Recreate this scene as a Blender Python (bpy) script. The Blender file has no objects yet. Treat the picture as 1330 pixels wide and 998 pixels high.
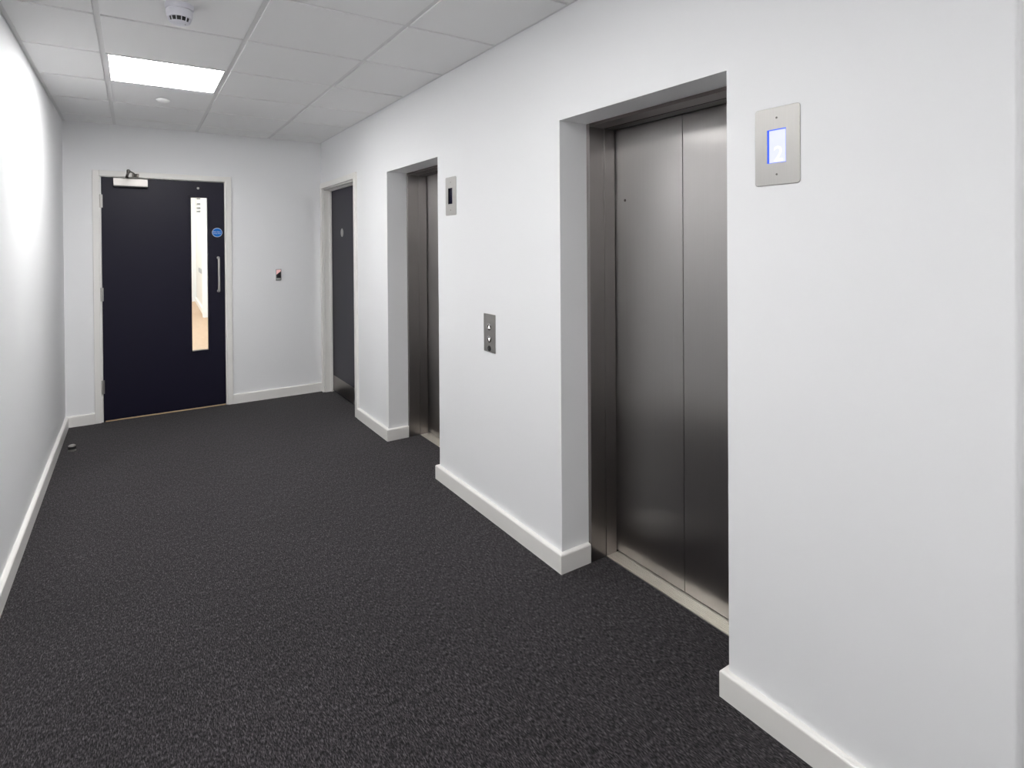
import bpy, bmesh, math, random
from mathutils import Vector, Matrix
random.seed(4)
PI = math.pi
COL = bpy.context.scene.collection

# ------------------------------------------------------------------ dimensions (metres)
W, H = 2.046, 2.479            # corridor width, ceiling height
E2F, E2N = -3.8446, -4.699     # nearer lift opening along the right wall
E1F, E1N = -1.7769, -2.629     # farther lift opening
EZ = 2.001                     # lift opening height
REV = 0.155                    # plaster reveal depth
YEND = -5.417                  # where the right wall turns the corner
SK_T, SK_H = 0.0212, 0.0866    # skirting

# ------------------------------------------------------------------ materials
def new_mat(name):
    m = bpy.data.materials.new(name); m.use_nodes = True
    nt = m.node_tree; return m, nt, nt.nodes['Principled BSDF'], nt.nodes['Material Output']
def setp(b, **k):
    for n, v in k.items(): b.inputs[n.replace('_', ' ')].default_value = v
def rgb(r, g, b): return (r, g, b, 1)
def coords(nt, scale=(1, 1, 1)):
    tc = nt.nodes.new('ShaderNodeTexCoord'); mp = nt.nodes.new('ShaderNodeMapping')
    mp.inputs['Scale'].default_value = scale
    nt.links.new(tc.outputs['Object'], mp.inputs['Vector']); return mp.outputs['Vector']
def noise(nt, vec, scale, detail=2, rough=.5):
    n = nt.nodes.new('ShaderNodeTexNoise'); n.inputs['Scale'].default_value = scale
    n.inputs['Detail'].default_value = detail; n.inputs['Roughness'].default_value = rough
    nt.links.new(vec, n.inputs['Vector']); return n.outputs['Fac']
def ramp(nt, fac, stops):
    r = nt.nodes.new('ShaderNodeValToRGB')
    el = r.color_ramp.elements
    while len(el) < len(stops): el.new(.5)
    for e, (p, c) in zip(el, stops): e.position = p; e.color = c
    nt.links.new(fac, r.inputs['Fac']); return r.outputs['Color']
def bump(nt, b, fac, strength, dist):
    n = nt.nodes.new('ShaderNodeBump'); n.inputs['Strength'].default_value = strength
    n.inputs['Distance'].default_value = dist
    nt.links.new(fac, n.inputs['Height']); nt.links.new(n.outputs['Normal'], b.inputs['Normal'])

def plain(name, col, rough=.5, metal=0, spec=.5, nscale=None, nstr=.1, ndist=.0005):
    m, nt, b, o = new_mat(name)
    setp(b, Base_Color=rgb(*col), Roughness=rough, Metallic=metal, Specular_IOR_Level=spec)
    if nscale: bump(nt, b, noise(nt, coords(nt), nscale), nstr, ndist)
    return m
def emis(name, col, strength, base=(.8, .8, .8)):
    m, nt, b, o = new_mat(name)
    setp(b, Base_Color=rgb(*base), Emission_Color=rgb(*col), Emission_Strength=strength); return m
def brushed(name, col, rough, scale, aniso=0.0, amount=.10):
    """Linear-brushed steel: fine grain lines modulate tone and roughness."""
    m, nt, b, o = new_mat(name)
    v = coords(nt, scale); n = noise(nt, v, 1.0, 3, .6)
    lo = [c * (1 - amount) for c in col]; hi = [min(1, c * (1 + amount)) for c in col]
    nt.links.new(ramp(nt, n, [(.3, rgb(*lo)), (.7, rgb(*hi))]), b.inputs['Base Color'])
    mr = nt.nodes.new('ShaderNodeMapRange')
    mr.inputs['To Min'].default_value = rough - .015; mr.inputs['To Max'].default_value = rough + .015
    nt.links.new(n, mr.inputs['Value']); nt.links.new(mr.outputs['Result'], b.inputs['Roughness'])
    setp(b, Metallic=1.0, Anisotropic=aniso)
    tg = nt.nodes.new('ShaderNodeTangent'); tg.direction_type = 'RADIAL'; tg.axis = 'Z'
    nt.links.new(tg.outputs['Tangent'], b.inputs['Tangent'])
    return m

M = {}
M['paint'] = plain('white_wall_paint', (.87, .875, .885), .55, spec=.25, nscale=220, nstr=.06, ndist=.0004)
M['skirt'] = plain('white_satin_gloss', (.86, .845, .815), .32, spec=.5, nscale=60, nstr=.02)
M['tile'] = plain('mineral_fibre_tile', (.86, .86, .86), .9, spec=.1, nscale=420, nstr=.35, ndist=.0006)
M['tee'] = plain('white_grid_metal', (.74, .74, .74), .45, spec=.4)
M['navy'] = plain('navy_laminate', (.0078, .0068, .0190), .40, spec=.27, nscale=300, nstr=.03)
M['navyedge'] = plain('black_navy_edge', (.006, .006, .012), .5)
M['lift'] = brushed('brushed_lift_steel', (.46, .445, .435), .31, (700, 700, 2), aniso=.97, amount=.03)
M['liftframe'] = brushed('brushed_frame_steel', (.36, .340, .330), .31, (700, 700, 2), aniso=.95, amount=.03)
M['liftinner'] = brushed('shaded_header_steel', (.045, .038, .038), .42, (3, 900, 900), amount=.03)  # frame steel darkened to put the inner header's shade into its colour
M['lifthead'] = brushed('shaded_head_steel', (.16, .140, .138), .36, (3, 900, 900), amount=.03)  # frame steel darkened so its colour carries the shade under the head
M['plate'] = brushed('satin_plate_steel', (.52, .51, .49), .42, (2000, 2000, 6), aniso=.92, amount=.05)
M['steel'] = plain('satin_steel', (.70, .68, .65), .32, metal=1)
M['silver'] = plain('silver_enamel', (.66, .63, .60), .42, metal=.55, nscale=200, nstr=.02)
M['gun'] = plain('gunmetal', (.12, .11, .10), .35, metal=1)
M['black'] = plain('black_plastic', (.012, .012, .013), .4)
M['dark'] = plain('dark_void', (.004, .004, .004), .8)
M['rubber'] = plain('black_rubber', (.01, .01, .01), .6)
M['alu'] = brushed('worn_aluminium_sill', (.86, .82, .75), .5, (700, 5, 700), amount=.08)
M['whiteplastic'] = plain('white_plastic', (.74, .74, .80), .35)
M['whitecap'] = plain('white_cap_plastic', (.92, .92, .92), .35)
M['blue'] = plain('mandatory_blue', (.004, .15, .55), .5, spec=.2)
M['signwhite'] = plain('sign_white', (.78, .82, .86), .45)
M['bluebezel'] = emis('blue_screen_glow', (.03, .13, .95), .75, (.02, .05, .5))  # emission stands in for screen light falling on the recess walls
M['screen'] = emis('lit_lcd', (.80, .83, 1.0), .98, (.05, .05, .06))
M['digit'] = emis('lit_digit', (1, 1, 1), 1.2, (.05, .05, .05))
M['screenoff'] = plain('dark_lcd', (.010, .010, .035), .12)
M['arrow'] = emis('lit_arrow', (1, 1, 1), 1.3, (.5, .5, .5))
M['highlight_arc'] = emis('ring_highlight', (1, 1, 1), .45, (.5, .5, .5))  # painted highlight: a glowing arc along the top of each button ring
M['redlit'] = emis('pale_pink_lens', (1.0, .58, .57), .42, (.5, .3, .3))
M['panel'] = emis('light_diffuser', (1.0, .99, .98), 35.0, (.9, .9, .9))
M['paneldim'] = emis('light_diffuser_dim', (1.0, .99, .98), 24.5, (.9, .9, .9))  # dimmer than the visible panel, to balance both ends of the corridor
M['panelbeyond'] = emis('light_diffuser_beyond', (.97, .99, 1.0), 17.0, (.9, .9, .9))
M['lit_gap'] = plain('lit_gap_tan', (.74, .50, .28), .45)  # tan colour stands for the lit hall floor showing under the leaf
M['white_beyond'] = plain('white_wall_beyond', (.82, .84, .86), .6)
M['cream_beyond'] = plain('cream_wall_beyond', (.74, .72, .68), .6)
M['grille'] = plain('grey_grille', (.30, .31, .31), .5)
def carpet():
    m, nt, b, o = new_mat('charcoal_loop_carpet')
    v = coords(nt, (1.0, .24, 1.0))
    n1 = noise(nt, v, 300, 1.5, .65); n2 = noise(nt, v, 110, 2, .6); n3 = noise(nt, coords(nt), 1.6, 2)
    c1 = ramp(nt, n1, [(.36, rgb(.0026, .0022, .0027)), (.51, rgb(.0280, .0250, .0278)), (.67, rgb(.086, .077, .084))])
    c2 = ramp(nt, n2, [(.32, rgb(.45, .45, .45)), (.68, rgb(1.42, 1.42, 1.42))])
    c3 = ramp(nt, n3, [(.35, rgb(.93, .93, .93)), (.65, rgb(1.06, 1.06, 1.06))])
    x = nt.nodes.new('ShaderNodeMixRGB'); x.blend_type = 'MULTIPLY'; x.inputs[0].default_value = 1
    y = nt.nodes.new('ShaderNodeMixRGB'); y.blend_type = 'MULTIPLY'; y.inputs[0].default_value = 1
    nt.links.new(c1, x.inputs[1]); nt.links.new(c2, x.inputs[2])
    nt.links.new(x.outputs[0], y.inputs[1]); nt.links.new(c3, y.inputs[2])
    nt.links.new(y.outputs[0], b.inputs['Base Color'])
    setp(b, Roughness=.95, Specular_IOR_Level=.12)
    setp(b, Sheen_Weight=.12, Sheen_Roughness=.5)
    bump(nt, b, n1, .6, .003)
    return m
M['carpet'] = carpet()
def tan_floor():
    m, nt, b, o = new_mat('tan_floor_finish')
    c = ramp(nt, noise(nt, coords(nt), 14, 3), [(.3, rgb(.42, .285, .185)), (.7, rgb(.49, .335, .22))])
    nt.links.new(c, b.inputs['Base Color']); setp(b, Roughness=.6); return m
M['tan'] = tan_floor()
def glass():
    m, nt, b, o = new_mat('clear_door_glass')
    t = nt.nodes.new('ShaderNodeBsdfTransparent'); t.inputs[0].default_value = rgb(.94, .97, .96)
    g = nt.nodes.new('ShaderNodeBsdfGlossy'); g.inputs['Roughness'].default_value = .03
    f = nt.nodes.new('ShaderNodeFresnel'); f.inputs['IOR'].default_value = 1.45
    x = nt.nodes.new('ShaderNodeMixShader')
    nt.links.new(f.outputs[0], x.inputs[0]); nt.links.new(t.outputs[0], x.inputs[1]); nt.links.new(g.outputs[0], x.inputs[2])
    nt.links.new(x.outputs[0], o.inputs['Surface']); return m
M['glass'] = glass()

# ------------------------------------------------------------------ mesh helpers
class MB:
    def __init__(s): s.bm = bmesh.new()
    def box(s, x0, x1, y0, y1, z0, z1, bev=0, seg=2, axis=None):
        r = bmesh.ops.create_cube(s.bm, size=1)
        vs = r['verts']
        x0, x1 = min(x0, x1), max(x0, x1); y0, y1 = min(y0, y1), max(y0, y1); z0, z1 = min(z0, z1), max(z0, z1)
        for v in vs:
            v.co = Vector((x0 + (v.co.x + .5) * (x1 - x0), y0 + (v.co.y + .5) * (y1 - y0), z0 + (v.co.z + .5) * (z1 - z0)))
        if bev:
            es = list({e for v in vs for e in v.link_edges})
            if axis is not None:
                es = [e for e in es if abs((e.verts[0].co - e.verts[1].co).normalized()[axis]) > .9]
            bmesh.ops.bevel(s.bm, geom=es, offset=bev, segments=seg, affect='EDGES', profile=.5)
        return s
    def prism(s, pts, h, frame):
        """extrude a 2D outline; frame maps (u, v, w) to a point."""
        a = [s.bm.verts.new(frame(u, v, 0)) for u, v in pts]; b = [s.bm.verts.new(frame(u, v, h)) for u, v in pts]
        n = len(pts)
        s.bm.faces.new(a); s.bm.faces.new(b[::-1])
        for i in range(n): s.bm.faces.new((a[i], b[i], b[(i + 1) % n], a[(i + 1) % n]))
        return s
    def lathe(s, prof, centre, axis='z', n=32, sign=1):
        """prof: list of (radius, height); closed at radius 0 ends."""
        rings = []
        for r, h in prof:
            ring = []
            for k in range(n if r > 1e-7 else 1):
                a = 2 * PI * k / n; u, w = r * math.cos(a), r * math.sin(a)
                p = {'z': (u, w, sign * h), 'x': (sign * h, u, w), 'y': (u, sign * h, w)}[axis]
                ring.append(s.bm.verts.new(Vector(p) + Vector(centre)))
            rings.append(ring)
        for A, B in zip(rings, rings[1:]):
            for k in range(n):
                j = (k + 1) % n
                f = [A[k % len(A)], A[j % len(A)], B[j % len(B)], B[k % len(B)]]
                u = []
                for q in f:
                    if q not in u: u.append(q)
                if len(u) > 2: s.bm.faces.new(u)
        for R in (rings[0], rings[-1]):
            if len(R) > 1: s.bm.faces.new(R)
        return s
    def tube(s, pts, rad, n=12):
        pts = [Vector(p) for p in pts]; rings = []
        for i, p in enumerate(pts):
            d = (pts[min(i + 1, len(pts) - 1)] - pts[max(i - 1, 0)]).normalized()
            up = Vector((0, 0, 1)) if abs(d.z) < .9 else Vector((1, 0, 0))
            a = d.cross(up).normalized(); b = d.cross(a)
            rings.append([s.bm.verts.new(p + rad * (a * math.cos(2 * PI * k / n) + b * math.sin(2 * PI * k / n))) for k in range(n)])
        for A, B in zip(rings, rings[1:]):
            for k in range(n): s.bm.faces.new((A[k], A[(k + 1) % n], B[(k + 1) % n], B[k]))
        s.bm.faces.new(rings[0]); s.bm.faces.new(rings[-1][::-1])
        return s
    def bar(s, p, q, w, t):
        """flat bar from p to q, w wide (horizontal), t thick (vertical)."""
        p, q = Vector(p), Vector(q); d = (q - p).normalized()
        a = d.cross(Vector((0, 0, 1))).normalized(); b = a.cross(d)
        V = [s.bm.verts.new(c + a * (i * w / 2) + b * (j * t / 2)) for c in (p, q) for i, j in ((-1, -1), (1, -1), (1, 1), (-1, 1))]
        for f in ((0, 1, 2, 3), (7, 6, 5, 4), (0, 4, 5, 1), (1, 5, 6, 2), (2, 6, 7, 3), (3, 7, 4, 0)):
            s.bm.faces.new([V[i] for i in f])
        return s
    def build(s, name, mat, parent=None, smooth=False, loc=None):
        bm = s.bm
        bmesh.ops.recalc_face_normals(bm, faces=bm.faces)
        if loc is not None: bmesh.ops.translate(bm, verts=bm.verts, vec=-Vector(loc))
        me = bpy.data.meshes.new(name); bm.to_mesh(me); bm.free()
        me.materials.append(mat)
        if smooth:
            for p in me.polygons: p.use_smooth = True
            try: me.set_sharp_from_angle(angle=math.radians(35))
            except Exception: pass
        o = bpy.data.objects.new(name, me); COL.objects.link(o)
        if parent is not None:
            o.parent = parent
        elif loc is not None: o.location = loc
        return o
def tag(o, label=None, cat=None, group=None, kind=None):
    if label: o['label'] = label
    if cat: o['category'] = cat
    if group: o['group'] = group
    if kind: o['kind'] = kind
    return o
def thing(name, loc, label, cat, group=None, kind=None):
    o = bpy.data.objects.new(name, None); o.empty_display_size = .05
    COL.objects.link(o); o.location = loc
    return tag(o, label, cat, group, kind)
def copy_tree(o, loc, label):
    def cp(src, parent):
        c = src.copy(); COL.objects.link(c); c.parent = parent
        for ch in list(src.children): cp(ch, c)
        return c
    c = cp(o, None); c.location = loc; c['label'] = label
    return c
def struct(o): o['kind'] = 'structure'; return o

def grid_wall(name, axis, c0, c1, us, zs, holes, mat):
    """A wall slab with real openings: axis 'x' runs along Y (slab X from c0 to c1); holes are (u0, u1, z0, z1)."""
    bm = bmesh.new()
    us = sorted(set(us + [h for q in holes for h in q[:2]])); zs = sorted(set(zs + [h for q in holes for h in q[2:]]))
    nu, nz = len(us) - 1, len(zs) - 1
    def solid(i, k):
        if not (0 <= i < nu and 0 <= k < nz): return False
        u, z = (us[i] + us[i + 1]) / 2, (zs[k] + zs[k + 1]) / 2
        return not any(a < u < b and c < z < d for a, b, c, d in holes)
    P = lambda c, u, z: (c, u, z) if axis == 'x' else (u, c, z)
    cache = {}
    def V(c, u, z):
        key = (c, u, z)
        if key not in cache: cache[key] = bm.verts.new(P(c, u, z))
        return cache[key]
    for i in range(nu):
        for k in range(nz):
            if not solid(i, k): continue
            a, b, c, d = us[i], us[i + 1], zs[k], zs[k + 1]
            bm.faces.new((V(c0, a, c), V(c0, b, c), V(c0, b, d), V(c0, a, d)))
            bm.faces.new((V(c1, a, c), V(c1, a, d), V(c1, b, d), V(c1, b, c)))
            for di, dk, e in ((-1, 0, ((a, c), (a, d))), (1, 0, ((b, c), (b, d))), (0, -1, ((a, c), (b, c))), (0, 1, ((a, d), (b, d)))):
                if not solid(i + di, k + dk):
                    (u1, z1), (u2, z2) = e
                    bm.faces.new((V(c0, u1, z1), V(c0, u2, z2), V(c1, u2, z2), V(c1, u1, z1)))
    m = MB(); m.bm.free(); m.bm = bm
    return m.build(name, mat)

# ------------------------------------------------------------------ the room shell
YB, XR = -8.6, 3.2                                   # corridor end behind, side lobby depth
b = MB().box(-W - .3, XR + .2, YB - .2, .045, -.12, 0)
struct(b.build('floor', M['carpet']))
D2Y, D2Z = (-4.839, -4.898), (1.687, 1.786)           # lit display cut-out
D1Y, D1Z = (-2.774, -2.828), (1.6975, 1.7925)
ey0, ey1 = -1.050, -.070                              # right-hand door opening
holes = [(E2N, E2F, 0, EZ), (E1N, E1F, 0, EZ), (ey0, ey1, 0, 2.022),
         (D2Y[1], D2Y[0], D2Z[0], D2Z[1]), (D1Y[1], D1Y[0], D1Z[0], D1Z[1])]
RB = .010
w = grid_wall('wall_right', 'x', 0, .42, [YEND, .0], [0, H + .06], holes, M['paint'])
bm = bmesh.new(); bm.from_mesh(w.data)                # round the free corner of the wall
es = [e for e in bm.edges if all(abs(v.co.x) < 1e-5 and abs(v.co.y - YEND) < 1e-5 for v in e.verts)]
bmesh.ops.bevel(bm, geom=es, offset=RB, segments=5, affect='EDGES', profile=.5)
bm.to_mesh(w.data); bm.free(); struct(w)
struct(MB().box(.42, XR + .15, YEND, YEND + .15, 0, H + .06).build('wall_lobby', M['paint']))
struct(MB().box(-W - .15, -W, YB - .15, .0, 0, H + .06).build('wall_left', M['paint']))
struct(MB().box(-W - .15, XR + .15, YB - .15, YB, 0, H + .06).build('wall_near', M['paint']))
struct(MB().box(XR, XR + .15, YB, YEND, 0, H + .06).build('wall_side', M['paint']))
fx0, fx1, fz = -1.799, -.8755, 2.0440                 # far door opening
struct(grid_wall('wall_far', 'y', 0, .13, [-W - .15, .6], [0, 3.3], [(fx0, fx1, 0, fz)], M['paint']))

# ---- suspended ceiling: tegular tiles dropped below a recessed grid
TX = [-W, -1.7, -1.1, -.5, 0]
TY0 = -.9329
rows = [TY0 - .6 * k for k in range(-1, 14)]
rows = [0.0] + [r for r in rows if r < -.05 and r > YB] + [YB]
G, DROP = .012, .0065
tiles = MB()
LIGHTS = {(2, 'c'): 0}
light_rows = [(-1.5329, -2.1329), (-3.9329, -4.5329), (-6.3329, -6.9329)]
def is_light(ci, y1): return ci == 1 and any(abs(y1 - a) < .01 for a, _ in light_rows)
for ci in range(4):
    for r0, r1 in zip(rows, rows[1:]):
        if is_light(ci, r0): continue
        x0 = TX[ci] + (G if ci else .020); x1 = TX[ci + 1] - (G if ci < 3 else .018)
        y1 = r0 - (G if r0 < -.01 else .018); y0 = r1 + (G if r1 > YB + .01 else .018)
        tiles.box(x0, x1, y0, y1, H - .0005, H + .018, .0012, 1)
xs = [0, .7, 1.3, 1.9, 2.5, XR]                        # side lobby ceiling
for x0, x1 in zip(xs, xs[1:]):
    for r0, r1 in zip([YEND] + [r for r in rows if r < YEND - .1], [r for r in rows if r < YEND - .1]):
        tiles.box(x0 + G, x1 - G, r1 + G, r0 - G, H - .0005, H + .018, .0012, 1)
struct(tiles.build('ceiling', M['tile']))
g = MB()
zt0, zt1 = H + DROP, H + DROP + .012
for x in TX[1:4]: g.box(x - .014, x + .014, YB, 0, zt0, zt1)
for y in rows[1:-1]:
    for x0, x1 in zip(TX, TX[1:]): g.box(x0 + .012, x1 - .012, y - .014, y + .014, zt0, zt1)
g.box(-W, -W + .024, YB, 0, zt0 - .002, zt1); g.box(-.022, 0, YEND, 0, zt0 - .002, zt1)
g.box(-W, 0, -.022, 0, zt0 - .002, zt1)
for x in xs[:-1]: g.box(x - .014, x + .014, YB, YEND, zt0, zt1)
for y in [r for r in rows if r < YEND - .1]: g.box(0, XR, y - .014, y + .014, zt0, zt1)
struct(g.build('trim_1', M['tee']))
struct(MB().box(-W - .15, XR + .15, YB - .15, .02, H + .05, H + .15).build('ceiling.001', M['tile']))

# ---- skirting
def skirting(name, path, side, cap=True):
    """sweep a skirting profile along a plan path with mitred corners; side +1 = left of travel."""
    prof = [(0, 0), (SK_T, 0), (SK_T, SK_H - .0075), (SK_T - .0012, SK_H - .0040), (SK_T - .0045, SK_H - .0012), (SK_T - .0085, SK_H), (0, SK_H)]
    m = MB(); P = [Vector(p) for p in path]; N = []
    for a, c in zip(P, P[1:]):
        d = (c - a).normalized(); N.append(Vector((-d.y, d.x)) * side)
    rings = []
    for i, p in enumerate(P):
        if i == 0: o = N[0]
        elif i == len(P) - 1: o = N[-1]
        else: o = (N[i - 1] + N[i]) / (1 + N[i - 1].dot(N[i]))
        rings.append([m.bm.verts.new((p.x + o.x * t, p.y + o.y * t, z)) for t, z in prof])
    n = len(prof)
    for A, B in zip(rings, rings[1:]):
        for k in range(n): m.bm.faces.new((A[k], A[(k + 1) % n], B[(k + 1) % n], B[k]))
    m.bm.faces.new(rings[0]); m.bm.faces.new(rings[-1][::-1])
    return struct(m.build(name, M['skirt']))
# corridor runs: along the right wall travelling towards the camera, the room lies on the right-hand side
skirting('baseboard_right', [(0, -1.112), (0, E1F), (REV - .004, E1F)], -1)
skirting('baseboard_right.001', [(REV - .004, E1N), (0, E1N), (0, E2F), (REV - .004, E2F)], -1)
skirting('baseboard_right.002', [(REV - .004, E2N), (0, E2N), (0, YEND), (XR, YEND)], -1)
skirting('baseboard_left', [(-W, YB), (-W, 0)], -1)
skirting('baseboard_far', [(-W + SK_T, 0), (-1.8545, 0)], -1)
skirting('baseboard_far.001', [(-.8205, 0), (0, 0)], -1)

# ------------------------------------------------------------------ far door (navy, with a vision panel)
def architrave(m, plane, c0, c1, u0, u1, zt, wd, bev=.003):
    """two legs and a head around an opening u0..u1, top zt, on the plane between c0 and c1."""
    def bx(a0, a1, z0, z1):
        if plane == 'y': m.box(a0, a1, c0, c1, z0, z1, bev, 2)
        else: m.box(c0, c1, a0, a1, z0, z1, bev, 2)
    bx(u0 - wd, u0, 0, zt + wd); bx(u1, u1 + wd, 0, zt + wd); bx(u0, u1, zt, zt + wd)
door = thing('door_1', ((fx0 + fx1) / 2, 0, 0), 'navy blue door with a tall glazed slot in the end wall', None, kind='structure')
L = door.location
def dpart(m, name, mat, parent=door, smooth=False):
    o = m.build(name, mat, parent, smooth, loc=L); return o
m = MB()
architrave(m, 'y', -SK_T, 0, fx0 - .010, fx1 + .010, fz + .004, .0455)
dpart(m, 'architrave', M['skirt'])
m = MB()                                              # lining + stops
m.box(fx0 - .012, fx0 + .002, -.006, .13, 0, fz + .006); m.box(fx1 - .002, fx1 + .012, -.006, .13, 0, fz + .006)
m.box(fx0, fx1, -.006, .13, fz - .001, fz + .012)
m.box(fx0, fx0 + .018, .052, .09, 0, fz); m.box(fx1 - .018, fx1, .052, .09, 0, fz); m.box(fx0, fx1, .052, .09, fz - .018, fz)
dpart(m, 'lining', M['skirt'])
lx0, lx1, lz0, lz1 = fx0 + .0045, fx1 - .0045, .0110, fz - .0045
gx0, gx1, gz0, gz1 = -1.1485, -1.0135, .519, 1.900
leaf = grid_wall('leaf', 'y', 0.0, .044, [lx0, lx1], [lz0, lz1], [(gx0, gx1, gz0, gz1)], M['navy'])
leaf.data.transform(Matrix.Translation(-L)); leaf.parent = door
m = MB()                                              # glazing beads around the slot
B = .012
for f in ((-.006, .016), (.030, .050)):
    m.box(gx0 - B, gx0 + .003, f[0], f[1], gz0 - B, gz1 + B, .003); m.box(gx1 - .003, gx1 + B, f[0], f[1], gz0 - B, gz1 + B, .003)
    m.box(gx0, gx1, f[0], f[1], gz0 - B, gz0 + .003, .003); m.box(gx0, gx1, f[0], f[1], gz1 - .003, gz1 + B, .003)
dpart(m, 'glazing_bead', M['navy'], leaf).location = (0, 0, 0)
dpart(MB().box(gx0, gx1, .020, .026, gz0, gz1), 'glass_pane', M['glass'], leaf)
# pull handle: a bar on two short stand-offs
hx = -.9315
pts = [(hx, 0, 1.353)]
for k in range(7): a = k / 6 * PI / 2; pts.append((hx, -.030 - .016 * math.sin(a), 1.353 + 0 * a - .0 + .0 - .016 * (1 - math.cos(a)) + .0))
for k in range(7): a = PI / 2 - k / 6 * PI / 2; pts.append((hx, -.030 - .016 * math.sin(a), 1.050 + .016 * (1 - math.cos(a))))
pts.append((hx, 0, 1.050))
m = MB().tube(pts, .0095, 14)
for z in (1.353, 1.050): m.lathe([(0, .0), (.013, .0), (.013, .004), (.0095, .006), (0, .006)], (hx, 0, z), 'y', 20, -1)
dpart(m, 'pull_handle', M['steel'], leaf, True)
for z0, z1 in ((1.784, 1.895), (1.007, 1.119), (.236, .350)):   # three butt hinges
    m = MB().tube([(fx0 - .001, -.0085, z0), (fx0 - .001, -.0085, z1)], .0075, 12)
    m.box(fx0 - .014, fx0 + .012, -.0075, -.0015, z0 + .001, z1 - .001)
    for k in (1, 2): m.tube([(fx0 - .001, -.0085, z0 + (z1 - z0) * k / 3 - .0012), (fx0 - .001, -.0085, z0 + (z1 - z0) * k / 3 + .0012)], .0082, 12)
    dpart(m, 'hinge', M['steel'], door, True)
m = MB().lathe([(0, 0), (.011, 0), (.011, .003), (.006, .008), (0, .008)], (-1.088, 0, 1.980), 'y', 16, -1)
dpart(m, 'stud', M['steel'], leaf, True)
# added tan strip stands for the lit hall floor in the gap below the leaf
dpart(MB().box(fx0 + .016, fx1 - .004, -.004, .11, 0, .0065, .002), 'lit_gap_strip', M['lit_gap'])

# overhead door closer
cl = thing('door_closer', (-1.59, 0, 2.0), 'silver overhead door closer with a folded dark arm at the top of the navy door', 'door closer')
L2 = cl.location
m = MB().box(-1.7115, -1.4685, -.046, -.004, 1.970, 2.0335, .003)
m.build('body', M['silver'], cl, loc=L2)
m = MB().box(-1.7095, -1.4705, -.043, .0, 1.961, 1.972, .001)  # black strip under the body, in place of its shadow
m.build('under_shadow', M['black'], cl, loc=L2)
arm = MB().lathe([(0, 0), (.012, 0), (.012, .016), (.008, .022), (0, .022)], (-1.617, -.026, 2.032), 'z', 18)
arm.bar((-1.617, -.026, 2.050), (-1.604, -.300, 2.066), .020, .006)
arm.lathe([(0, 0), (.013, 0), (.013, .022), (.007, .028), (0, .028)], (-1.604, -.300, 2.052), 'z', 18)
arm.build('main_arm', M['gun'], cl, True, loc=L2)
fa = MB().tube([(-1.604, -.300, 2.074), (-1.570, -.13, 2.070), (-1.557, -.045, 2.066)], .006, 10)
fa.lathe([(0, 0), (.011, 0), (.011, .014), (0, .014)], (-1.556, -.040, 2.059), 'z', 16)
fa.build('link_rod', M['gun'], cl, True, loc=L2)
MB().box(-1.580, -1.532, -.030, -.0212, 2.050, 2.078, .002).box(-1.566, -1.546, -.052, -.026, 2.056, 2.062, .001).build('frame_bracket', M['gun'], cl, loc=L2)

# ---- text helper: real letters converted to mesh
def text_mesh(name, body, size, mat, parent, loc, rot, depth=.0006, spacing=1.0):
    c = bpy.data.curves.new(name, 'FONT'); c.body = body; c.size = size; c.align_x = 'CENTER'; c.align_y = 'CENTER'
    c.extrude = depth; c.space_line = .95; c.space_character = spacing
    t = bpy.data.objects.new(name + '_src', c); COL.objects.link(t)
    dg = bpy.context.evaluated_depsgraph_get(); me = bpy.data.meshes.new_from_object(t.evaluated_get(dg))
    bpy.data.objects.remove(t); me.name = name; me.materials.clear(); me.materials.append(mat)
    o = bpy.data.objects.new(name, me); COL.objects.link(o); o.parent = parent; o.location = loc; o.rotation_euler = rot
    return o
sg = thing('fire_door_sign', (-.938, -.0005, 1.5835), 'round blue sign with white words on the navy door above its pull handle', 'sign')
MB().lathe([(0, 0), (.0415, 0), (.0415, .0012), (0, .0012)], (0, 0, 0), 'y', 48, -1).build('rim', M['signwhite'], sg)
MB().lathe([(0, .0012), (.0385, .0012), (.0385, .0018), (0, .0018)], (0, 0, 0), 'y', 48, -1).build('disc', M['blue'], sg)
text_mesh('lettering', 'Fire door\nkeep shut', .0155, M['signwhite'], sg, (0, -.0022, .0), (PI / 2, 0, 0))

# ------------------------------------------------------------------ right-hand door (service cupboard)
d2 = thing('door_2', (0, (ey0 + ey1) / 2, 0), 'dark navy door with a steel kick plate in the right wall', None, kind='structure')
L3 = d2.location
m = MB(); architrave(m, 'x', -SK_T, 0, ey0, ey1, 2.022, .052)
m.build('architrave', M['skirt'], d2, loc=L3)
m = MB()
m.box(0, .125, ey0 - .004, ey0 + .012, 0, 2.022); m.box(0, .125, ey1 - .012, ey1 + .004, 0, 2.022); m.box(0, .125, ey0, ey1, 2.010, 2.026)
m.box(.055, .074, ey1 - .024, ey1 - .010, 0, 2.014); m.box(.055, .074, ey0 + .010, ey0 + .024, 0, 2.014); m.box(.055, .074, ey0, ey1, 1.998, 2.012)
m.build('lining', M['skirt'], d2, loc=L3)
lf = MB().box(.078, .122, ey0 + .012, ey1 - .012, .012, 2.008).build('leaf', M['navy'], d2, loc=L3)
MB().box(.0765, .078, ey0 + .035, ey1 - .030, .018, .166, .0005, 1).build('kick_plate', M['liftframe'], lf, loc=L3)
MB().box(.122, .135, ey0 - .05, ey1 + .05, 0, 2.06).build('backing', M['dark'], d2, loc=L3)
ds = thing('door_sign', (.078, -.414, 1.580), 'small round grey disc on the dark door in the right wall', 'sign')
MB().lathe([(0, 0), (.040, 0), (.040, .001), (.038, .0018), (0, .0018)], (0, 0, 0), 'x', 40, -1).build('disc', M['plate'], ds, True)

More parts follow.
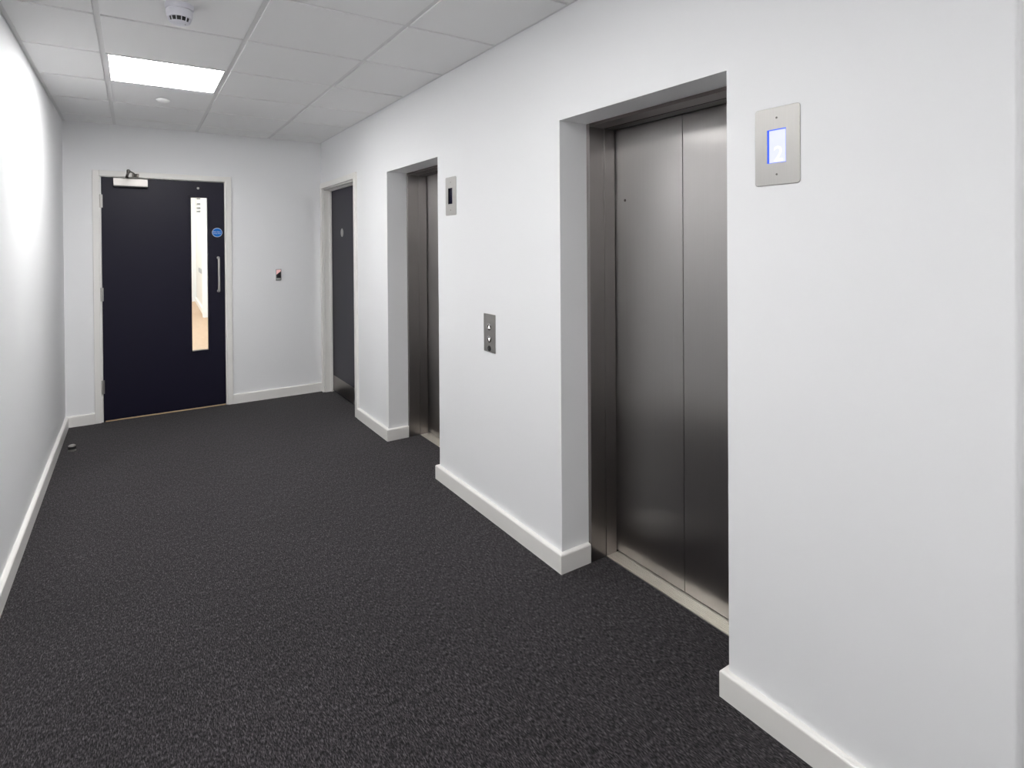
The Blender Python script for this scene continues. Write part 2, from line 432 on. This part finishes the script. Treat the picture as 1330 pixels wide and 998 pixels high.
# ------------------------------------------------------------------ lift entrances
def lift(yf, yn, label, keyhole):
    t = thing('lift_entrance', (REV, (yf + yn) / 2, 0), label, 'elevator', 'lift entrances along the right wall')
    Lp = t.location; JW = .0215; XA, XB = .245, .3085
    def bp(m, name, mat, parent=t, smooth=False): return m.build(name, mat, parent, smooth, loc=Lp)
    for s, y in ((-1, yf), (1, yn)):                     # s points into the opening
        m = MB().box(REV, XA - .0016, y, y + s * JW, 0, EZ, .0016, 2)
        m.box(XA - .001, XB, y, y + s * (JW + .0022), 0, EZ, .0016, 2)
        bp(m, 'jamb', M['liftframe'])
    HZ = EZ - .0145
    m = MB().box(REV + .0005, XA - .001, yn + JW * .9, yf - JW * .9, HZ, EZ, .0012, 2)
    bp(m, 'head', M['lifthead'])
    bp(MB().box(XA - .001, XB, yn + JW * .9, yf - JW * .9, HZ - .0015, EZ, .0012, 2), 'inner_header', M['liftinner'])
    mid = (yf - JW + yn + JW) / 2 + .014
    lo, hi = yn + JW - .03, yf - JW + .03
    for a, c in ((mid + .0016, hi), (lo, mid - .0016)):
        p = bp(MB().box(.3175, .343, a, c, .008, EZ + .02, .0012, 2), 'door_panel', M['lift'])
        if keyhole and a > lo + .01:
            k = bp(MB().lathe([(0, 0), (.0065, 0), (.0065, .0012), (.0045, .0014), (.004, .0004), (0, .0004)], (.3175, -3.926, 1.654), 'x', 18, -1), 'key_hole', M['gun'], p, True)
    # grooved sill plate
    prof = [(XA, 0), (XA, .0045)]
    n = 6
    for k in range(n):
        x0 = XA + .008 + k * .0095
        prof += [(x0, .0045), (x0 + .0008, .0026), (x0 + .0030, .0026), (x0 + .0038, .0045)]
    prof += [(.352, .0045), (.352, 0)]
    m = MB().prism(prof, (yf - JW) - (yn + JW), lambda u, v, h: (u, yn + JW + h, v))
    bp(m, 'sill', M['alu'])
    bp(MB().box(.345, .40, yn + .002, yf - .002, 0, EZ - .002), 'shaft_backing', M['dark'])
    return t
lift(E2F, E2N, 'brushed steel lift doors in the nearer opening, beside the lit floor display', True)
lift(E1F, E1N, 'brushed steel lift doors in the farther opening, beside the unlit floor display', False)

# ------------------------------------------------------------------ wall plates beside the lifts
def round_rect(w_, h_, r, n=6):
    pts = []
    for cx, cy, a0 in ((w_ / 2 - r, h_ / 2 - r, 0), (-w_ / 2 + r, h_ / 2 - r, 90), (-w_ / 2 + r, -h_ / 2 + r, 180), (w_ / 2 - r, -h_ / 2 + r, 270)):
        for k in range(n + 1):
            a = math.radians(a0 + 90 * k / n); pts.append((cx + r * math.cos(a), cy + r * math.sin(a)))
    return pts
def plate_with_hole(w_, h_, r, hole, t, name, mat, parent):
    """plate in the local YZ plane (front at x = -t) with a rectangular cut-out (y0, y1, z0, z1) or none."""
    bm = bmesh.new()
    out = round_rect(w_, h_, r)
    def loop(pts, x): return [bm.verts.new((x, p[0], p[1])) for p in pts]
    fr, bk = loop(out, -t), loop(out, 0)
    n = len(out)
    ch = loop([(p[0] * (1 - .0016 / w_ * 2), p[1] * (1 - .0016 / h_ * 2)) for p in out], -t - .0006)
    for i in range(n):
        j = (i + 1) % n
        bm.faces.new((fr[i], fr[j], bk[j], bk[i])); bm.faces.new((ch[i], ch[j], fr[j], fr[i]))
    if hole:
        y0, y1, z0, z1 = hole
        sq = [(y1, z1), (y0, z1), (y0, z0), (y1, z0)]
        hf, hb = loop(sq, -t - .0006), loop(sq, 0)
        for i in range(4): bm.faces.new((hf[i], hb[i], hb[(i + 1) % 4], hf[(i + 1) % 4]))
        es = [bm.edges.get((ch[i], ch[(i + 1) % n])) for i in range(n)] + [bm.edges.get((hf[i], hf[(i + 1) % 4])) for i in range(4)]
        bmesh.ops.triangle_fill(bm, use_beauty=True, use_dissolve=False, edges=es)
    else: bm.faces.new(ch)
    m = MB(); m.bm.free(); m.bm = bm
    return m.build(name, mat, parent)
def screw(parent, y, z, x=-.0031):
    m = MB().lathe([(0, 0), (.0032, 0), (.0028, .0009), (0, .0009)], (x, y, z), 'x', 14, -1)
    s_ = m.build('screw', M['gun'], parent, True); return s_
def display(yc, zc, dy, dz, wd, ht, label, lit):
    t = thing('floor_display', (0, yc, zc), label, 'floor display', 'lift floor displays')
    h = (dy[1] - yc, dy[0] - yc, dz[0] - zc, dz[1] - zc)
    plate_with_hole(wd, ht, .009, h, .0026, 'plate', M['plate'], t)
    dp = .0065
    m = MB()
    fr = .0014
    for a0, a1, b0, b1 in ((h[0], h[0] + fr, h[2], h[3]), (h[1] - fr, h[1], h[2], h[3]), (h[0], h[1], h[2], h[2] + fr), (h[0], h[1], h[3] - fr, h[3])):
        m.box(-.0022, dp, a0, a1, b0, b1)
    m.build('screen_surround', M['bluebezel'] if lit else M['black'], t)
    sc = MB().box(dp - .001, dp + .006, h[0] + .0005, h[1] - .0005, h[2] + .0005, h[3] - .0005).build('screen', M['screen'] if lit else M['screenoff'], t)
    if lit:
        text_mesh('floor_number', '2', .062, M['digit'], sc, (dp - .0014, -4.8695 - yc, 1.7125 - zc), (PI / 2, 0, -PI / 2), .0003)
    for z in (.0825, -.0830): screw(t, 0.0005, z)
    return t
display(-4.8695, 1.7365, D2Y, D2Z, .140, .2275, 'steel plate with a lit white screen showing 2, right of the nearer lift', True)
display(-2.8065, 1.7440, D1Y, D1Z, .134, .2275, 'steel plate with a dark unlit screen, right of the farther lift', False)

cp = thing('call_panel', (0, -3.2395, .9845), 'steel lift call plate with up and down buttons on the wall between the lifts', 'call panel')
plate_with_hole(.117, .203, .004, None, .0026, 'plate', M['plate'], cp)
for z, up in ((.0325, 1), (-.0335, -1)):
    bt = MB().lathe([(0, 0), (.0175, 0), (.0175, .0024), (.0155, .0034), (.0145, .0022), (0, .0022)], (-.0030, 0, z), 'x', 32, -1).build('button', M['gun'], cp, True)
    tri = [(-.0105, -.0080 * up), (.0105, -.0080 * up), (0, .0100 * up)]
    MB().prism(tri, .0006, lambda u, v, h_, z=z: (-.0052 - h_, u, z + v)).build('arrow', M['arrow'], bt)
    n = 9; arc = []
    for k in range(n): a = math.radians(40 + 100 * k / (n - 1)); arc.append((.0172 * math.cos(a), .0172 * math.sin(a)))
    for k in range(n): a = math.radians(140 - 100 * k / (n - 1)); arc.append((.0157 * math.cos(a), .0157 * math.sin(a)))
    MB().prism(arc, .0007, lambda u, v, h_, z=z: (-.0062 - h_, u, z + v)).build('highlight_arc', M['highlight_arc'], bt)  # emissive arc in place of the ring's top highlight
ks = MB().lathe([(0, 0), (.0150, 0), (.0150, .003), (.0125, .0045), (.0105, .003), (0, .003)], (-.0030, 0, -.0815), 'x', 28, -1).build('key_switch', M['black'], cp, True)
MB().box(-.0072, -.006, -.0012, .0012, -.0885, -.0745).build('key_slot', M['gun'], ks)

# ------------------------------------------------------------------ access reader on the far wall
rd = thing('card_reader', (-.4150, 0, 1.180), 'small dark card reader with pale red top on the wall beside the navy door', 'card reader')
MB().box(-.0250, .0250, -.012, 0, -.0540, .0540, .004, 3).build('housing', M['grille'], rd)
pr = [(-.020, .049), (.020, .049), (.020, .034), (.014, .030), (-.002, .018), (-.012, .008), (-.020, .002)]
MB().prism(pr, .004, lambda u, v, h_: (u, -.0118 - h_, v)).build('indicator_lens', M['redlit'], rd)
pr = [(-.020, -.0295), (.020, -.0295), (.020, .033), (.014, .029), (-.002, .017), (-.012, .007), (-.020, .001)]
MB().prism(pr, .0036, lambda u, v, h_: (u, -.0118 - h_, v)).build('reader_face', M['black'], rd)
MB().box(-.020, .020, -.0150, -.0118, -.046, -.032, .001, 1).build('label_strip', M['plate'], rd)

# ------------------------------------------------------------------ floor door stop
st = thing('door_stop', (-1.956, -.690, 0), 'small round floor door stop with a silver cap on the carpet near the left wall', 'door stop')
MB().lathe([(0, 0), (.024, 0), (.024, .004), (.018, .007), (.018, .016), (0, .016)], (0, 0, 0), 'z', 32).build('base', M['steel'], st, True)
MB().lathe([(.0, .014), (.0215, .014), (.024, .018), (.024, .030), (.0215, .034), (0, .034)], (0, 0, 0), 'z', 32).build('buffer', M['rubber'], st, True)
MB().lathe([(0, .033), (.022, .033), (.022, .038), (.016, .043), (0, .045)], (0, 0, 0), 'z', 32).build('cap', M['steel'], st, True)

# ------------------------------------------------------------------ ceiling fittings
sm = thing('smoke_detector', (-1.402, -3.033, H), 'white smoke detector under the ceiling tile in front of the light panel', 'smoke detector')
MB().lathe([(0, 0), (.0545, 0), (.0545, .016), (.052, .021), (0, .021)], (0, 0, 0), 'z', 48, -1).build('base', M['whiteplastic'], sm, True)
MB().lathe([(0, .019), (.0475, .019), (.0475, .023), (.0505, .026), (.0500, .044), (.0470, .054), (.0445, .0565), (0, .0565)], (0, 0, 0), 'z', 48, -1).build('body', M['whiteplastic'], sm, True)
MB().lathe([(0, .054), (.0400, .054), (.0345, .0735), (0, .0735)], (0, 0, 0), 'z', 40, -1).build('chamber', M['black'], sm, True)
m = MB()
for k in range(13):
    a = 2 * PI * k / 13; c, s_ = math.cos(a), math.sin(a)
    pts = [(.0385, .054), (.0455, .054), (.0385, .0750), (.031, .0750)]
    A = [m.bm.verts.new((r * c - .0011 * s_, r * s_ + .0011 * c, -z)) for r, z in pts]
    Bv = [m.bm.verts.new((r * c + .0011 * s_, r * s_ - .0011 * c, -z)) for r, z in pts]
    m.bm.faces.new(A); m.bm.faces.new(Bv[::-1])
    for i in range(4): m.bm.faces.new((A[i], A[(i + 1) % 4], Bv[(i + 1) % 4], Bv[i]))
m.build('vent_fins', M['whiteplastic'], sm)
MB().lathe([(0, .073), (.0375, .073), (.0370, .076), (.028, .081), (.012, .084), (0, .084)], (0, 0, 0), 'z', 40, -1).build('cap', M['whiteplastic'], sm, True)
MB().lathe([(0, .0), (.003, 0), (.002, .003), (0, .003)], (.020, -.012, -.0805), 'z', 12, -1).build('indicator', M['grille'], sm, True)
ps = thing('ceiling_sprinkler', (-1.398, -1.222, H), 'small flat white disc on the ceiling tile beyond the light panel', 'sprinkler cover')
MB().lathe([(0, 0), (.026, 0), (.026, .012), (0, .012)], (0, 0, 0), 'z', 36, -1).build('collar', M['whitecap'], ps, True)
MB().lathe([(0, .0055), (.040, .0085), (.043, .0120), (.041, .0180), (.034, .024), (.020, .0285), (0, .030)], (0, 0, 0), 'z', 40, -1).build('disc', M['whitecap'], ps, True)

def ceiling_light(yc, xc=-1.4, label=None, mat='panel'):
    t = thing('ceiling_light', (xc, yc, H), label, 'ceiling light', 'square ceiling light panels')
    s_ = .2885; f = .2775
    m = MB()
    for a in ((-s_, -f, -s_, s_), (f, s_, -s_, s_), (-f, f, -s_, -f), (-f, f, f, s_)): m.box(a[0], a[1], a[2], a[3], .0005, .014)
    m.build('frame', M['tee'], t)
    MB().box(-f, f, -f, f, .003, .012).build('diffuser', M[mat], t)
    return t
ceiling_light(-1.8329, label='glowing square ceiling light panel between the ceiling tiles')
l2 = ceiling_light(-4.2329, label='square ceiling light panel overhead, level with the nearer lift', mat='paneldim')
l3 = copy_tree(l2, (-1.4, -6.6329, H), 'square ceiling light panel over the near end of the corridor')
l4 = copy_tree(l2, (1.00, -6.6329, H - .016), 'unseen square ceiling light panel added to light the side lobby')  # unseen panel added to brighten the return face of the right wall

# ------------------------------------------------------------------ the hall beyond the glazed slot
YH = 13.0; HB = 3.3
struct(MB().box(-3.4, 2.4, .045, YH, -.12, 0).build('floor.001', M['tan']))
struct(MB().box(-3.4, 2.4, .0, YH + .2, HB, HB + .1).build('ceiling.002', M['white_beyond']))
struct(MB().box(-3.55, -3.4, .13, YH, 0, HB).build('wall_beyond', M['white_beyond']))
struct(MB().box(-3.4, 2.4, 11.6, 11.75, 0, HB).build('wall_beyond.001', M['white_beyond']))
struct(MB().box(2.4, 2.55, .13, YH, 0, HB).build('wall_beyond.002', M['white_beyond']))
m = MB().prism([(-.335, 7.62), (2.4, 7.62), (2.4, 11.6), (-.185, 11.6)], HB, lambda u, v, h_: (u, v, h_))
struct(m.build('wall_beyond.003', M['cream_beyond']))
struct(MB().box(-.40, 2.4, 7.45, 7.62, 0, HB).build('wall_beyond.004', M['white_beyond']))
m = MB().prism([(-.375, 7.62), (-.330, 7.62), (-.18, 11.6), (-.225, 11.6)], .11, lambda u, v, h_: (u, v, h_))
struct(m.build('baseboard_beyond', M['skirt']))
gr = thing('wall_grille', (-.30, 8.9, 2.5), 'grey slatted vent high on the wall seen through the door glass', 'vent')
d = Vector((.15, 3.98, 0)).normalized(); nrm = Vector((-d.y, d.x, 0))
def on_wall(y): return Vector((-.335 + (y - 7.62) * .15 / 3.98, y, 0))
for z in (2.560, 2.430, 2.342, 2.263):
    MB().box(-.37, -.22, 8.93, 9.05, z - .022, z + .022, .004).build('slat', M['grille'], gr, loc=gr.location)
MB().box(-.30, -.22, 8.88, 9.10, 2.20, 2.64, .006).build('housing', M['white_beyond'], gr, loc=gr.location)
sp = on_wall(8.9)
pt = MB().bar(on_wall(8.2) + nrm * .012 + Vector((0, 0, .90)), on_wall(10.0) + nrm * .012 + Vector((0, 0, .90)), .02, .10)
p_ = pt.build('socket_plate', M['grille'], loc=(sp.x, sp.y, .90))
tag(p_, 'grey plate low on the wall seen through the door glass', 'socket plate')
for (x, y) in ((-1.6, 2.4), (-1.6, 6.0), (-1.6, 9.6), (.8, 4.4)):
    m = MB().box(-.6, .6, -.6, .6, -.02, .03).build('hall_light', M['panelbeyond'], loc=None)
    m.location = (x, y, HB - .035); tag(m, 'square light panel on the ceiling of the hall beyond the navy door', 'ceiling light', 'hall light panels')

# ------------------------------------------------------------------ camera (16 mm style shift view)
FPX, PX, PY = 742.273, 665.3645, 323.4657
cam = bpy.data.cameras.new('camera'); co = bpy.data.objects.new('camera', cam); COL.objects.link(co)
yaw, pit, rol = (math.radians(a) for a in (-33.502, -.4045, -.3969))
fw = Vector((-math.sin(yaw) * math.cos(pit), math.cos(yaw) * math.cos(pit), math.sin(pit)))
rt = Vector((math.cos(yaw), math.sin(yaw), 0)); up = rt.cross(fw)
r2 = rt * math.cos(rol) + up * math.sin(rol); u2 = -rt * math.sin(rol) + up * math.cos(rol)
R = Matrix((r2, u2, -fw)).transposed()
co.matrix_world = Matrix.Translation((-1.5727, -5.8365, 1.4522)) @ R.to_4x4()
cam.sensor_fit = 'HORIZONTAL'; cam.sensor_width = 36; cam.lens = FPX * 36 / 1330
cam.shift_x = (665 - PX) / 1330; cam.shift_y = (PY - 499) / 1330
cam.clip_start = .02
sc = bpy.context.scene; sc.camera = co
wd = bpy.data.worlds.new('world'); sc.world = wd; wd.use_nodes = True
wd.node_tree.nodes['Background'].inputs[0].default_value = (.5, .5, .5, 1); wd.node_tree.nodes['Background'].inputs[1].default_value = 0
sc.view_settings.view_transform = 'Standard'; sc.view_settings.look = 'None'
sc.view_settings.gamma = 1; sc.view_settings.use_curve_mapping = False
sc.view_settings.exposure = 0.0
sc.cycles.max_bounces = 16; sc.cycles.diffuse_bounces = 12; sc.cycles.glossy_bounces = 6; sc.cycles.transparent_max_bounces = 12
